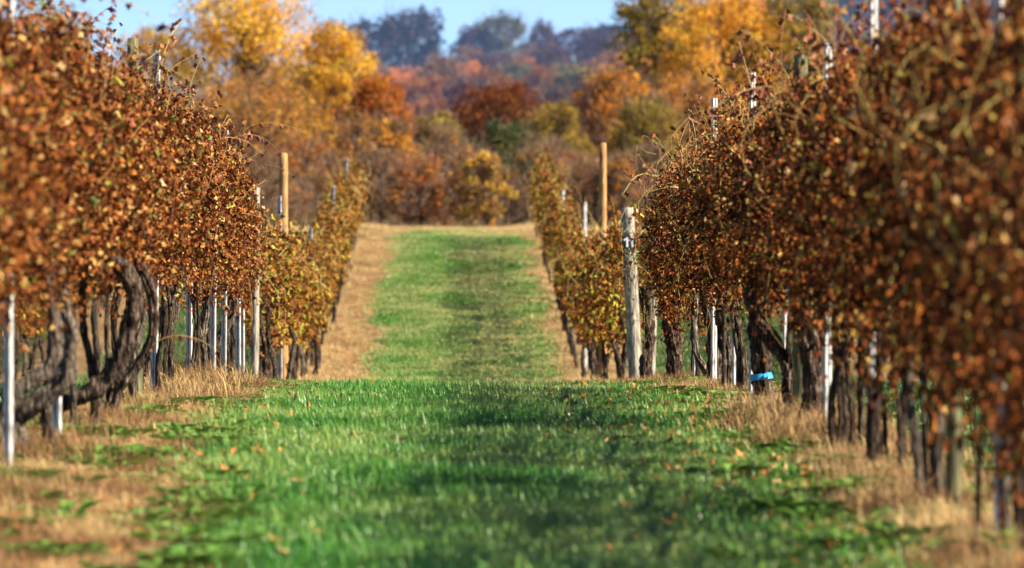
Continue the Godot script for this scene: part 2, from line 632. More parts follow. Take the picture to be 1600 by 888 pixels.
# ---------------------------------------------------------------- posts
func steel_post(x: float, d: float, h: float, turn: float, label: String) -> void:
	var o := thing("steel_post", Vector3(x, ground(x, d), -d), turn)
	o.rotation.z = r(-0.012, 0.012)
	var poly := [Vector2(-24, 0), Vector2(-24, 17), Vector2(-5, 17), Vector2(-5, 6), Vector2(5, 6), Vector2(5, 17), Vector2(24, 17), Vector2(24, -6), Vector2(21, -6), Vector2(21, 13), Vector2(8, 13), Vector2(8, 3), Vector2(-8, 3), Vector2(-8, 13), Vector2(-21, 13), Vector2(-21, -6), Vector2(-24, -6)]
	var b := Bag.new()
	var n := poly.size()
	for i in n:
		var a: Vector2 = poly[i] * 0.001
		var c: Vector2 = poly[(i + 1) % n] * 0.001
		b.quad(Vector3(a.x, -0.25, a.y), Vector3(c.x, -0.25, c.y), Vector3(c.x, h, c.y), Vector3(a.x, h, a.y), Color.WHITE)
	for t in [[-24, -6, -21, 17], [-21, 13, -5, 17], [-8, 3, -5, 13], [-5, 3, 8, 6], [5, 6, 8, 17], [8, 13, 24, 17], [21, -6, 24, 13]]:
		b.quad(Vector3(t[0], 0, t[1]) * 0.001 + Vector3(0, h, 0), Vector3(t[2], 0, t[1]) * 0.001 + Vector3(0, h, 0), Vector3(t[2], 0, t[3]) * 0.001 + Vector3(0, h, 0), Vector3(t[0], 0, t[3]) * 0.001 + Vector3(0, h, 0), Color.WHITE)
	o.scale = Vector3(0.85, 1, 0.85)
	part("channel", b.mesh(), M.steel, o)
	var k := h - 0.07
	var hook := BoxMesh.new()
	hook.size = Vector3(0.007, 0.022, 0.005)
	while k > h - 0.7:
		for s in [-1.0, 1.0]:
			part("wire_hook", hook, M.steel_dark, o, Transform3D(Basis(Vector3.FORWARD, 0.3 * s), Vector3(0.0275 * s, k, 0.011)))
		k -= 0.16
	tag(o, label, "post", "galvanised steel posts of the vine rows")


func wood_post(x: float, d: float, h: float, rad: float, lean: float, mat_: Material, label: String, called := "wooden_post") -> Node3D:
	var o := thing(called, Vector3(x, ground(x, d), -d), r(0, TAU) * 0.0)
	o.rotation.z = lean
	var f := FastNoiseLite.new()
	f.seed = int(d * 7.0)
	f.frequency = 1.2
	var v := PackedVector3Array()
	var ix := PackedInt32Array()
	var sides := 20
	var rings := 24
	for i in rings + 1:
		var y := -0.3 + (h + 0.3) * i / rings
		var rr := rad * (1.06 - 0.12 * i / rings)
		if i == rings:
			rr *= 0.9
		for k in sides:
			var a := TAU * k / sides
			v.append(Vector3(cos(a), 0, sin(a)) * rr * (1.0 + 0.06 * f.get_noise_3d(cos(a) * 2.0, y * 0.8, sin(a) * 2.0)) + Vector3(0, y + (0.0 if i < rings else 0.0), 0))
	for i in rings:
		for k in sides:
			var a := i * sides + k
			var c := i * sides + (k + 1) % sides
			for q in [a, c, a + sides, c, c + sides, a + sides]:
				ix.append(q)
	v.append(Vector3(0, h + 0.008, 0))
	for k in sides:
		ix.append_array(PackedInt32Array([rings * sides + k, rings * sides + (k + 1) % sides, v.size() - 1]))
	var arr := []
	arr.resize(Mesh.ARRAY_MAX)
	arr[Mesh.ARRAY_VERTEX] = v
	arr[Mesh.ARRAY_INDEX] = ix
	var st := SurfaceTool.new()
	st.create_from_arrays(arr)
	st.generate_normals()
	part("pole", st.commit(), mat_, o)
	tag(o, label, "post")
	return o


func ring_mesh(rad: float, thick: float) -> TorusMesh:
	var t := TorusMesh.new()
	t.inner_radius = rad
	t.outer_radius = rad + thick * 2.0
	t.rings = 20
	t.ring_segments = 6
	return t


# ---------------------------------------------------------------- trees
func limb(b: Bag, from: Vector3, to: Vector3, r0: float, r1: float, col: Color) -> void:
	var mid := from.lerp(to, 0.5) + vr() * from.distance_to(to) * 0.08
	b.strand(PackedVector3Array([from, mid, to]), r0, r1, 6, col)


# crown as clumps of leaf-sized faces round the ends of the limbs; "low" is the height where the crown begins
func tree_meshes(h: float, wide: float, low: float, clumps: int, per: int, leaf: float, pal: Array, twigs: float, seed_: int) -> Array:
	rng.seed = seed_
	var wood := Bag.new()
	var crown := Bag.new()
	var bark := Color(0.13, 0.10, 0.085)
	var f := FastNoiseLite.new()
	f.seed = seed_
	f.frequency = 0.9
	var lean := Vector3(r(-0.06, 0.06) * h, 0, r(-0.06, 0.06) * h)
	wood.strand(PackedVector3Array([Vector3(0, -0.6, 0), Vector3(0, h * 0.15, 0) + lean * 0.2, Vector3(0, h * 0.45, 0) + lean * 0.6, Vector3(0, h * 0.82, 0) + lean]), h * 0.022 + 0.03, 0.03, 8, bark)
	var leafq := PackedVector3Array([Vector3(-0.5, 0, 0), Vector3(0.05, -0.42, 0.1), Vector3(0.55, 0.05, 0), Vector3(-0.5, 0, 0), Vector3(0.55, 0.05, 0), Vector3(0.0, 0.4, 0.12)])
	for i in clumps:
		var t := pow((i + rng.randf()) / clumps, 0.75)
		var y := lerpf(low, 1.0, t)
		var a := i * 2.39996 + r(-0.5, 0.5)
		var e := clampf((y - low) / (1.0 - low), 0.0, 1.0)
		var env := sqrt(maxf(0.02, sin(PI * clampf(0.16 + 0.80 * e, 0.0, 1.0)))) * wide * 0.5
		env *= 1.0 + 0.55 * f.get_noise_3d(cos(a) * 1.2, y * 2.6, sin(a) * 1.2)
		var q := env * (r(0.72, 1.0) if rng.randf() < 0.7 else r(0.2, 0.75))
		var end := Vector3(cos(a) * q, y * h * (0.98 + r(-0.04, 0.04)), sin(a) * q) + lean * y
		var start_y := clampf(y - r(0.15, 0.3), 0.12, 0.8)
		limb(wood, Vector3(0, start_y * h, 0) + lean * start_y, end, h * 0.006 + 0.012, 0.008, bark)
		var size := wide * r(0.08, 0.2)
		var tone := pick(pal)
		for k in per:
			var off := vr() * pow(rng.randf(), 0.45) * size * Vector3(1.0, 0.8, 1.0)
			if twigs > 0.0 and rng.randf() < twigs:
				var d := (vr() + Vector3(0, 0.8, 0) + off.normalized() * 0.8).normalized()
				var s := d.cross(vr()).normalized() * leaf * 0.09
				var p := end + off * 1.3
				crown.quad(p - s, p + s, p + d * leaf * 3.6 + s * 0.3, p + d * leaf * 3.6 - s * 0.3, vary(Color(0.25, 0.17, 0.12), 0.5))
				continue
			var c := vary(tone, 0.25) if rng.randf() < 0.8 else pick(pal)
			crown.put(Transform3D(Basis(vr(), r(0, TAU)).scaled(Vector3.ONE * leaf * r(0.6, 1.3)), end + off), leafq, c)
	return [wood.mesh(), crown.mesh()]


func tree(called: String, label: String, group: String, at: Vector3, set_: Array, turn := 0.0, scale := Vector3.ONE) -> Node3D:
	var o := thing(called, at, turn)
	o.scale = scale
	part("trunk", set_[0], M.treebark, o)
	part("crown", set_[1], M.treeleaf, o, Transform3D(), "stuff")
	tag(o, label, "tree" if not called.contains("shrub") else "shrub", group)
	return o


func put_tree(called: String, label: String, group: String, px: float, top_px: float, wide_px: float, d: float, low: float, clumps: int, per: int, leaf: float, pal: Array, twigs: float, seed_: int) -> void:
	# sizes measured on the photograph turned into metres at the tree's own distance
	var m := d / 8000.0
	var x := (px - 700.0) * m
	var base := ground(x, d)
	var h := EYE + (300.0 - top_px) * m - base
	tree(called, label, group, Vector3(x, base, -d), tree_meshes(h, wide_px * m, low, clumps, per, leaf, pal, twigs, seed_))


# ---------------------------------------------------------------- the scene
func _ready() -> void:
	rng.seed = 20
	var cam := Camera3D.new()
	cam.name = "camera"
	var lens := CameraAttributesPhysical.new()
	lens.frustum_focal_length = 216.2
	lens.frustum_focus_distance = 36.0
	lens.frustum_near = 0.5
	lens.frustum_far = 4000.0
	lens.exposure_aperture = 5.0
	cam.attributes = lens
	cam.position = Vector3(0, EYE, 0)
	cam.rotation = Vector3(deg_to_rad(-1.031), deg_to_rad(-0.716), 0)
	cam.current = true
	add_child(cam)
	cam.fov = 6.353
	cam.far = 4000.0

	var env := Environment.new()
	env.background_mode = Environment.BG_SKY
	env.tonemap_mode = Environment.TONE_MAPPER_LINEAR
	env.tonemap_exposure = 2.8
	var sky := ProceduralSkyMaterial.new()
	sky.sky_top_color = Color(0.10, 0.20, 0.42)
	sky.sky_horizon_color = Color(0.66, 0.82, 0.96)
	sky.sky_curve = 0.12
	sky.ground_horizon_color = Color(0.5, 0.55, 0.55)
	sky.ground_bottom_color = Color(0.2, 0.18, 0.14)
	sky.sun_angle_max = 4.0
	env.sky = Sky.new()
	env.sky.sky_material = sky
	env.background_energy_multiplier = 0.68
	env.volumetric_fog_enabled = true
	env.volumetric_fog_density = 0.0
	env.sdfgi_enabled = true
	env.ssao_enabled = true
	env.ssil_enabled = true
	var we := WorldEnvironment.new()
	we.name = "environment"
	we.environment = env
	add_child(we)

	var sun := DirectionalLight3D.new()
	sun.name = "sun"
	sun.light_energy = 1.6
	sun.light_color = Color(1.0, 0.94, 0.84)
	sun.light_angular_distance = 0.5
	sun.shadow_enabled = true
	add_child(sun)
	var az := deg_to_rad(72.0)
	var el := deg_to_rad(40.0)
	sun.look_at_from_position(Vector3(sin(az) * cos(el), sin(el), cos(az) * cos(el)) * 50.0, Vector3.ZERO)

	bumps.seed = 3
	bumps.frequency = 0.35
	patchy.seed = 11
	patchy.frequency = 0.8
	patchy.fractal_octaves = 3
	materials()
	make_leaf_shapes()
	make_canes()
	build_ground()
	haze()
	hillside()
	treeline()
	rows()
	posts()
	ground_cover()


func materials() -> void:
	M.grass = mat(0.42, 0.5, 0.35)
	M.straw = mat(0.7, 0.35, 0.3)
	M.leaf = mat(0.68, 0.22, 0.2)
	M.treeleaf = mat(0.75, 0.3, 0.6)
	M.treebark = mat(0.95, 0.2)
	M.tangle = mat(0.65, 0.4)
	var dark := Color(0.30, 0.25, 0.21)
	var fibre := noise_tex(0.035, [[0.0, Color(0.06, 0.045, 0.04)], [0.38, Color(0.2, 0.155, 0.13)], [0.62, Color(0.36, 0.3, 0.26)], [1.0, Color(0.78, 0.72, 0.65)]], 21, 4)
	var fibre2 := noise_tex(0.035, [[0.0, Color(0.09, 0.07, 0.06)], [0.4, Color(0.32, 0.28, 0.25)], [0.65, Color(0.52, 0.48, 0.43)], [1.0, Color(0.92, 0.88, 0.82)]], 22, 4)
	var fibre_h := noise_tex(0.05, [], 21, 4)
	M.bark = [triplanar(0.92, fibre, Vector3(6.0, 1.0, 6.0), 4.0, fibre_h), triplanar(0.92, fibre2, Vector3(6.0, 1.0, 6.0), 4.0, fibre_h)]
	var wood_tex := noise_tex(0.03, [[0.0, Color(0.26, 0.24, 0.21)], [0.35, Color(0.52, 0.5, 0.46)], [0.7, Color(0.68, 0.66, 0.61)], [1.0, Color(0.8, 0.78, 0.73)]], 31, 4)
	var wood_h := noise_tex(0.05, [], 33, 3)
	M.grey_wood = triplanar(0.85, wood_tex, Vector3(4.0, 0.5, 4.0), 0.8, wood_h)
	M.tan_wood = triplanar(0.85, noise_tex(0.03, [[0.0, Color(0.45, 0.33, 0.2)], [0.5, Color(0.68, 0.52, 0.34)], [1.0, Color(0.8, 0.66, 0.46)]], 35, 4), Vector3(4.0, 0.5, 4.0), 0.8, wood_h)
	M.green_wood = triplanar(0.85, noise_tex(0.03, [[0.0, Color(0.2, 0.19, 0.14)], [0.5, Color(0.38, 0.38, 0.28)], [1.0, Color(0.54, 0.54, 0.4)]], 36, 4), Vector3(4.0, 0.5, 4.0), 0.8, wood_h)
	var st := triplanar(0.5, noise_tex(0.04, [[0.0, Color(0.45, 0.44, 0.43)], [0.35, Color(0.66, 0.67, 0.68)], [0.65, Color(0.8, 0.81, 0.82)], [1.0, Color(0.9, 0.9, 0.9)]], 41, 3), Vector3(3, 1.0, 3))
	st.metallic = 0.15
	st.metallic_specular = 0.5
	M.steel = st
	var sd := StandardMaterial3D.new()
	sd.albedo_color = Color(0.5, 0.52, 0.55)
	sd.metallic = 0.5
	sd.roughness = 0.5
	M.steel_dark = sd
	var wire := StandardMaterial3D.new()
	wire.albedo_color = Color(0.62, 0.62, 0.62)
	wire.metallic = 0.7
	wire.roughness = 0.45
	M.wire = wire
	M.cane = []
	for c in [Color(0.42, 0.29, 0.09), Color(0.28, 0.13, 0.05), Color(0.38, 0.35, 0.10)]:
		var m := mat(0.6)
		m.albedo_color = c.linear_to_srgb() * Color(1, 1, 1)
		M.cane.append(m)
	M.lone = []
	for c in [Color(0.24, 0.07, 0.03), Color(0.34, 0.13, 0.045), Color(0.14, 0.04, 0.03), Color(0.5, 0.32, 0.14), Color(0.16, 0.22, 0.045), Color(0.34, 0.40, 0.2), Color(0.42, 0.38, 0.06)]:
		var m := mat(0.6, 0.4, 0.3)
		m.albedo_color = c.linear_to_srgb()
		M.lone.append(m)


# the blue air that lies over the valley between the field and the far ridge
func haze() -> void:
	var air := FogMaterial.new()
	air.density = 0.00026
	air.albedo = Color(0.58, 0.72, 0.98)
	var o := FogVolume.new()
	o.name = "haze"
	o.shape = RenderingServer.FOG_VOLUME_SHAPE_BOX
	o.size = Vector3(1800, 120, 1150)
	o.position = Vector3(0, 50, -270.0 - 575.0)
	o.material = air
	add_child(o)
	tag(o, "thin blue haze hanging over the valley before the wooded ridge", "haze", "", "stuff")


func hillside() -> void:
	# autumn wood on the far slope: rows of trees up the hill, evergreens along the crest
	var pals := [
		["rust red", [[3, Color(0.33, 0.115, 0.02)], [2, Color(0.42, 0.17, 0.035)], [2, Color(0.2, 0.09, 0.03)]]],
		["orange", [[3, Color(0.750, 0.300, 0.053)], [2, Color(0.630, 0.210, 0.045)]]],
		["brown", [[3, Color(0.225, 0.120, 0.053)], [1, Color(0.330, 0.180, 0.060)]]],
		["olive green", [[3, Color(0.128, 0.143, 0.053)], [1, Color(0.195, 0.180, 0.060)]]],
		["dark purple", [[3, Color(0.055, 0.022, 0.03)], [1, Color(0.09, 0.035, 0.035)]]],
		["dark green", [[3, Color(0.012, 0.02, 0.02)], [1, Color(0.02, 0.028, 0.022)]]],
	]
	var sets := []
	for i in pals.size():
		var two := []
		for k in 2:
			two.append(tree_meshes(11.0, 9.5, 0.12, 60, 60, 0.5, pals[i][1], 0.08, 500 + i * 10 + k))
		sets.append(two)
	rng.seed = 77
	var counted := {}
	var spots := []
	var line := 0
	for d in [560.0, 620.0, 690.0, 760.0, 840.0, 920.0, 985.0]:
		var m: float = d / 8000.0
		var step: float = 74.0 * 700.0 / d
		var px := 380.0 + r(0, 40)
		while px < 1480.0:
			spots.append([d + r(-22, 22), px + r(-14, 14), line])
			px += step * r(0.8, 1.2)
		line += 1
	var words := ["lowest", "second lowest", "third lowest", "middle", "third highest", "second highest", "highest wooded"]
	for s in spots:
		var d: float = s[0]
		var x: float = (s[1] - 700.0) * d / 8000.0
		var u := rng.randf()
		var kind := 0
		if s[2] >= 5:
			kind = 5 if u < 0.12 else 4 if u < 0.35 else 2 if u < 0.6 else 1 if u < 0.78 else 0
		else:
			kind = 0 if u < 0.22 else 1 if u < 0.44 else 2 if u < 0.66 else 3 if u < 0.78 else 4
		var key := "%d_%d" % [s[2], kind]
		counted[key] = counted.get(key, 0) + 1
		var n: int = counted[key]
		var k := r(0.65, 0.95) * (0.8 if s[2] >= 5 else 1.0)
		tree("hillside_tree", "%s %s tree from the west in the %s line of the hillside" % [ORD[n - 1], pals[kind][0], words[s[2]]], "trees on the far hillside", Vector3(x, ground(x, d) - 0.5, -d), sets[kind][rng.randi() % 2], r(0, TAU), Vector3(k * r(0.85, 1.15), k, k))
	# the wood goes on along the slope and the field's edge to both sides of what the photograph shows
	for kind in 5:
		var places := []
		var colors := []
		for i in 70:
			var far := i < 48
			var wd := r(540.0, 1000.0) if far else r(150.0, 215.0)
			var edge := wd / 8000.0
			var wx := r(820.0, 3400.0) * edge + 5.0 * edge if rng.randf() < 0.5 else -r(760.0, 3400.0) * edge
			var wk := r(0.65, 1.0) if far else r(0.3, 0.75)
			places.append(Transform3D(Basis(Vector3.UP, r(0, TAU)).scaled(Vector3(wk * 1.1, wk, wk * 1.1)), Vector3(wx, ground(wx, wd) - 0.5, -wd)))
			colors.append(Color.WHITE)
		var both := ArrayMesh.new()
		for part_ in sets[kind][0]:
			both.add_surface_from_arrays(Mesh.PRIMITIVE_TRIANGLES, part_.surface_get_arrays(0))
		tag(many("woods", both, M.treeleaf, places, colors), "far-off %s woodland reaching out on both sides of the ridge view" % pals[kind][0], "woods", "", "stuff")
	# the crest: tall dark trees against the sky (pixel x, top, width as read off the photograph)
	var crest := [[524, 42, 56, "dark blue-green round tree at the end of the ridge, next to the yellow tree"], [600, 36, 100, "broad dark evergreen on the ridge crest before open sky"], [648, 22, 84, "tallest dark tree of the joined pair on the ridge crest"], [735, 44, 48, "slim dark maroon tree on the ridge crest"], [792, 26, 76, "lone grey-green round tree standing out on the ridge crest"], [852, 38, 32, "narrow dark spire tree on the ridge crest"], [905, 46, 80, "low dark maroon tree on the ridge beside the spire"], [968, 42, 90, "wide dark tree on the ridge, beside the olive treetop"], [1050, 20, 110, "dark tree on the high end of the ridge behind golden leaves"], [1150, 5, 110, "dark tree on the high end of the ridge behind orange leaves"], [1250, -8, 110, "dark tree on the high end of the ridge behind the ochre tree"], [1350, -5, 110, "dark ridge tree behind the tallest steel post"], [1450, -15, 120, "dark ridge tree hidden behind the shaded vines"]]
	var n2 := 0
	for c in crest:
		var d := 1010.0
		var m := d / 8000.0
		var x: float = (c[0] - 700.0) * m
		var base := ground(x, d) - 0.5
		var h: float = EYE + (300.0 - c[1]) * m - base
		var set_: Array = sets[[5, 5, 5, 4, 3, 4, 4, 5, 5, 5, 5, 5, 5][n2]][n2 % 2]
		tree("ridge_tree", c[3], "dark trees along the ridge crest", Vector3(x, base, -d), set_, r(0, TAU), Vector3(c[2] * m / 6.6, h / 11.0, c[2] * m / 6.6))
		n2 += 1


func treeline() -> void:
	var gold := [[5, Color(0.733, 0.414, 0.042)], [3, Color(0.799, 0.526, 0.075)], [2, Color(0.583, 0.282, 0.038)], [1, Color(0.235, 0.150, 0.038)]]
	var amber := [[4, Color(0.545, 0.235, 0.033)], [3, Color(0.639, 0.320, 0.038)], [2, Color(0.357, 0.150, 0.038)], [2, Color(0.207, 0.113, 0.047)]]
	var rust := [[4, Color(0.432, 0.132, 0.024)], [3, Color(0.526, 0.197, 0.028)], [2, Color(0.188, 0.075, 0.033)]]
	var brown := [[4, Color(0.244, 0.122, 0.047)], [3, Color(0.357, 0.179, 0.047)], [1, Color(0.122, 0.070, 0.038)], [3, Color(0.517, 0.254, 0.047)]]
	var red := [[4, Color(0.150, 0.038, 0.011)], [3, Color(0.226, 0.070, 0.015)], [2, Color(0.282, 0.132, 0.028)], [2, Color(0.094, 0.033, 0.024)]]
	var green_ := [[4, Color(0.052, 0.080, 0.033)], [3, Color(0.085, 0.113, 0.042)], [2, Color(0.122, 0.113, 0.038)]]
	var olive := [[4, Color(0.254, 0.188, 0.033)], [3, Color(0.395, 0.282, 0.047)], [1, Color(0.122, 0.103, 0.028)]]
	var lemon := [[3, Color(0.620, 0.404, 0.066)], [3, Color(0.423, 0.254, 0.047)], [2, Color(0.263, 0.150, 0.056)]]
	var g := "autumn trees behind the vineyard"
	put_tree("tree", "tall golden-yellow tree towering behind the sunlit vines", g, 405, -14, 270, 205, 0.18, 170, 136, 0.115, gold, 0.04, 101)
	put_tree("tree", "golden tree with sloping crown joined to the tall yellow tree", g, 510, 50, 165, 200, 0.16, 110, 120, 0.108, gold, 0.05, 102)
	put_tree("tree", "amber tree under the golden crown, with thin lower branches", g, 400, 130, 230, 190, 0.2, 90, 96, 0.108, amber, 0.35, 103)
	put_tree("tree", "orange-rust tree with sloping top at the end of the golden trees", g, 580, 122, 125, 195, 0.22, 95, 112, 0.108, rust, 0.08, 104)
	put_tree("tree", "low copper tree over the end of the sunlit row", g, 615, 190, 100, 180, 0.1, 70, 96, 0.101, amber, 0.25, 105)
	put_tree("tree", "pale yellow treetop peeping over the sunlit vines", g, 235, 45, 150, 230, 0.3, 80, 112, 0.122, lemon, 0.05, 106)
	put_tree("tree", "yellow-brown tree hidden behind the thickest sunlit vines", g, 90, 20, 190, 225, 0.25, 80, 96, 0.122, olive, 0.1, 107)
	put_tree("tree", "bare brownish tree with olive top beside the dark red tree", g, 685, 182, 95, 185, 0.1, 75, 96, 0.101, olive, 0.35, 108)
	put_tree("tree", "dark red round-topped tree at the end of the alley", g, 772, 140, 185, 215, 0.25, 110, 120, 0.115, red, 0.06, 109)
	put_tree("tree", "blue-green tree in front of the dark red tree", g, 793, 195, 130, 185, 0.08, 85, 120, 0.101, green_, 0.08, 110)
	put_tree("shrub", "small lemon-yellow bushy sapling at the end of the alley", g, 762, 245, 85, 138, 0.12, 50, 88, 0.086, lemon, 0.16, 111)
	put_tree("tree", "tall olive-brown tree between red and golden trees", g, 880, 165, 110, 200, 0.15, 80, 104, 0.108, olive, 0.2, 112)
	put_tree("tree", "copper-gold tree behind the tall tan pole", g, 955, 110, 150, 205, 0.2, 110, 112, 0.115, amber, 0.18, 113)
	put_tree("tree", "ochre tree behind the numbered end post", g, 1010, 160, 130, 190, 0.12, 90, 104, 0.108, olive, 0.22, 114)
	put_tree("tree", "big tree with olive-yellow top and dark gaps above the shaded row", g, 1035, -30, 160, 225, 0.42, 95, 120, 0.122, olive, 0.06, 115)
	put_tree("tree", "bright orange-gold tree above the shaded row", g, 1120, -25, 210, 220, 0.32, 120, 128, 0.122, [[4, Color(0.78, 0.36, 0.04)], [4, Color(0.85, 0.5, 0.06)], [1, Color(0.3, 0.16, 0.04)]], 0.05, 116)
	put_tree("tree", "ochre-yellow tree over the mossy post of the shaded row", g, 1240, -20, 150, 220, 0.3, 90, 120, 0.122, olive, 0.08, 117)
	put_tree("tree", "amber tree in the gap under the orange-gold crown", g, 1090, 130, 190, 195, 0.12, 110, 104, 0.108, amber, 0.2, 118)
	put_tree("tree", "yellow tree behind the tallest steel post", g, 1365, 60, 130, 225, 0.3, 70, 96, 0.122, olive, 0.1, 119)
	put_tree("tree", "amber tree hidden behind the thickest shaded vines", g, 1500, 20, 190, 220, 0.25, 80, 96, 0.122, amber, 0.1, 120)
	var dim := [[4, Color(0.15, 0.08, 0.035)], [3, Color(0.22, 0.12, 0.04)], [2, Color(0.09, 0.07, 0.035)]]
	var names := ["tangled bare grey-brown", "low russet-leaved", "thin twiggy brown", "rounded brown", "ragged tawny"]
	var i := 0
	for px in [300, 350, 395, 440, 480, 520, 556, 592, 628, 664, 700, 736, 812, 848, 884, 925, 970, 1015, 1060, 1110, 1170]:
		rng.seed = 300 + i
		put_tree("shrub", "%s thicket shrub, %s along the edge of the field from the golden tree" % [names[i % 5], ORD[i]], "brown thicket behind the field", px + r(-8, 8), r(185, 285), r(60, 115), 150.0 + r(-12, 14), 0.05, 44, 73, 0.079, [brown, amber, dim, brown, rust][i % 5], [0.55, 0.4, 0.5, 0.7, 0.45][i % 5], 200 + i)
		i += 1
	rng.seed = 91


func rows() -> void:
	var warm := [[46, Color(0.193, 0.061, 0.017)], [17, Color(0.313, 0.120, 0.028)], [38, Color(0.069, 0.020, 0.010)], [12, Color(0.497, 0.313, 0.110)], [4, Color(0.156, 0.175, 0.046)], [5, Color(0.368, 0.138, 0.037)]]
	var dusk := [[36, Color(0.193, 0.057, 0.016)], [18, Color(0.350, 0.120, 0.028)], [44, Color(0.055, 0.018, 0.009)], [7, Color(0.552, 0.350, 0.110)], [6, Color(0.221, 0.184, 0.037)], [6, Color(0.248, 0.074, 0.020)]]
	var mixed := [[48, Color(0.202, 0.074, 0.018)], [24, Color(0.331, 0.147, 0.026)], [8, Color(0.294, 0.248, 0.037)], [12, Color(0.156, 0.064, 0.032)], [9, Color(0.138, 0.147, 0.028)], [6, Color(0.386, 0.313, 0.046)]]
	var west := []
	var east := []
	var dip := []
	for k in 7:
		west.append([foliage_mesh(9400, 1.24, 0.84, 1.72, 0.24, warm, 60 + k, 0.018, 0.039, 0.0), tangle_mesh(26, 1.2, 0.8, 1.7, Color(0.24, 0.12, 0.05), Color(0.34, 0.24, 0.08), 0.0024)])
	for k in 7:
		east.append([foliage_mesh(8800, 1.24, 0.70, 1.54, 0.23, dusk, 160 + k, 0.016, 0.036, 0.02), tangle_mesh(60, 1.2, 0.7, 1.5, Color(0.24, 0.13, 0.05), Color(0.5, 0.42, 0.12), 0.0024)])
	for k in 5:
		dip.append([foliage_mesh(1100, 1.2, 0.62, 1.55, 0.17, mixed, 260 + k, 0.04, 0.075, 0.0), tangle_mesh(16, 1.2, 0.7, 1.7, Color(0.4, 0.24, 0.1), Color(0.45, 0.36, 0.14))])
	var kit := []
	for k in 6:
		kit.append(trunk_mesh([Vector3(0, -0.05, 0), Vector3(r(-0.06, 0.06), 0.25, r(-0.06, 0.06)), Vector3(r(-0.08, 0.08), 0.55, r(-0.1, 0.1)), Vector3(r(-0.04, 0.04), 0.8, r(-0.08, 0.08)), Vector3(0, 1.0, 0)], r(0.026, 0.036), 0.022, 700 + k))
	var cordon := trunk_mesh([Vector3(0, 0.9, -1.1), Vector3(0.02, 0.93, -0.5), Vector3(0, 0.92, 0), Vector3(-0.02, 0.94, 0.6), Vector3(0, 0.92, 1.1)], 0.014, 0.011, 720, 7)
	# the near half of the two rows, their stems as the photograph shows them
	var own := {
		"w22": [[[-0.05, 0.02, 0.0], [-0.05, 0.15, 0.0], [0.06, 0.24, 0.02], [0.15, 0.33, 0.02], [0.18, 0.5, 0.0], [0.14, 0.66, 0.0], [0.11, 0.85, 0.0]], 0.044, 0.026, 1],
		"w22b": [[[-0.12, 0.08, 0.3], [-0.03, 0.28, 0.3], [0.12, 0.4, 0.28], [0.13, 0.55, 0.25], [0.1, 0.8, 0.2]], 0.034, 0.024, 1],
		"w24": [[[-0.1, 0.0, 0.0], [-0.07, 0.13, 0.0], [0.11, 0.22, 0.0], [0.23, 0.34, 0.0], [0.28, 0.53, 0.0], [0.31, 0.66, 0.0], [0.24, 0.8, 0.0], [0.1, 0.92, 0.0]], 0.042, 0.034, 0],
		"w26": [[[0.05, 0.0, 0.0], [0.08, 0.14, 0.0], [0.2, 0.3, 0.0], [0.26, 0.43, 0.0], [0.26, 0.66, 0.0], [0.15, 0.9, 0.0]], 0.028, 0.022, 0],
		"w33": [[[-0.12, -0.02, 0.0], [-0.11, 0.08, 0.0], [-0.09, 0.28, 0.0], [0.02, 0.53, 0.0], [0.11, 0.78, 0.0], [0.12, 0.95, 0.0]], 0.058, 0.045, 1],
		"w38": [[[-0.08, -0.02, 0.0], [-0.05, 0.27, 0.0], [0.01, 0.6, 0.0], [0.01, 0.9, 0.0]], 0.034, 0.028, 1],
		"w41": [[[-0.14, -0.02, 0.0], [-0.1, 0.2, 0.0], [-0.04, 0.35, 0.0], [0.07, 0.55, 0.0], [0.1, 0.66, 0.0], [0.04, 0.76, 0.0], [0.0, 0.9, 0.0]], 0.036, 0.03, 1],
		"e45": [[[-0.05, 0.0, 0.0], [-0.05, 0.2, 0.0], [-0.02, 0.48, 0.0], [-0.07, 0.9, 0.0]], 0.05, 0.04, 0],
		"e40": [[[0.0, -0.05, 0.0], [0.02, 0.2, 0.0], [0.0, 0.4, 0.0], [-0.03, 0.65, 0.0], [0.0, 0.95, 0.0]], 0.055, 0.05, 0],
		"e37": [[[0.06, -0.05, 0.0], [0.07, 0.05, 0.0], [-0.01, 0.2, 0.03], [-0.03, 0.42, 0.0], [0.0, 0.9, 0.0]], 0.022, 0.02, 1],
		"e37b": [[[0.12, -0.05, 0.2], [0.1, 0.3, 0.2], [0.05, 0.6, 0.15], [0.0, 0.9, 0.1]], 0.045, 0.035, 0],
		"e33": [[[0.01, -0.05, 0.0], [0.03, 0.19, 0.0], [-0.02, 0.48, 0.0], [0.0, 0.9, 0.0]], 0.03, 0.027, 0],
		"e31": [[[0.0, -0.05, 0.0], [0.01, 0.22, 0.0], [-0.03, 0.47, 0.0], [-0.05, 0.9, 0.0]], 0.024, 0.02, 0],
		"e29": [[[0.03, -0.06, 0.0], [0.01, 0.1, 0.0], [0.0, 0.34, 0.0], [-0.02, 0.54, 0.0], [0.0, 0.95, 0.0]], 0.054, 0.036, 0],
		"e27": [[[0.02, -0.06, 0.0], [0.0, 0.16, 0.0], [-0.01, 0.27, 0.0], [-0.12, 0.43, 0.0], [-0.18, 0.53, 0.0], [-0.19, 0.7, 0.0], [-0.1, 0.9, 0.0]], 0.034, 0.03, 0],
		"e27b": [[[-0.01, 0.2, 0.0], [0.05, 0.33, 0.02], [0.09, 0.5, 0.05], [0.05, 0.85, 0.1]], 0.022, 0.016, 1],
		"e25": [[[-0.01, -0.05, 0.0], [0.0, 0.29, 0.0], [-0.03, 0.55, 0.0], [0.0, 0.95, 0.0]], 0.05, 0.045, 0],
	}
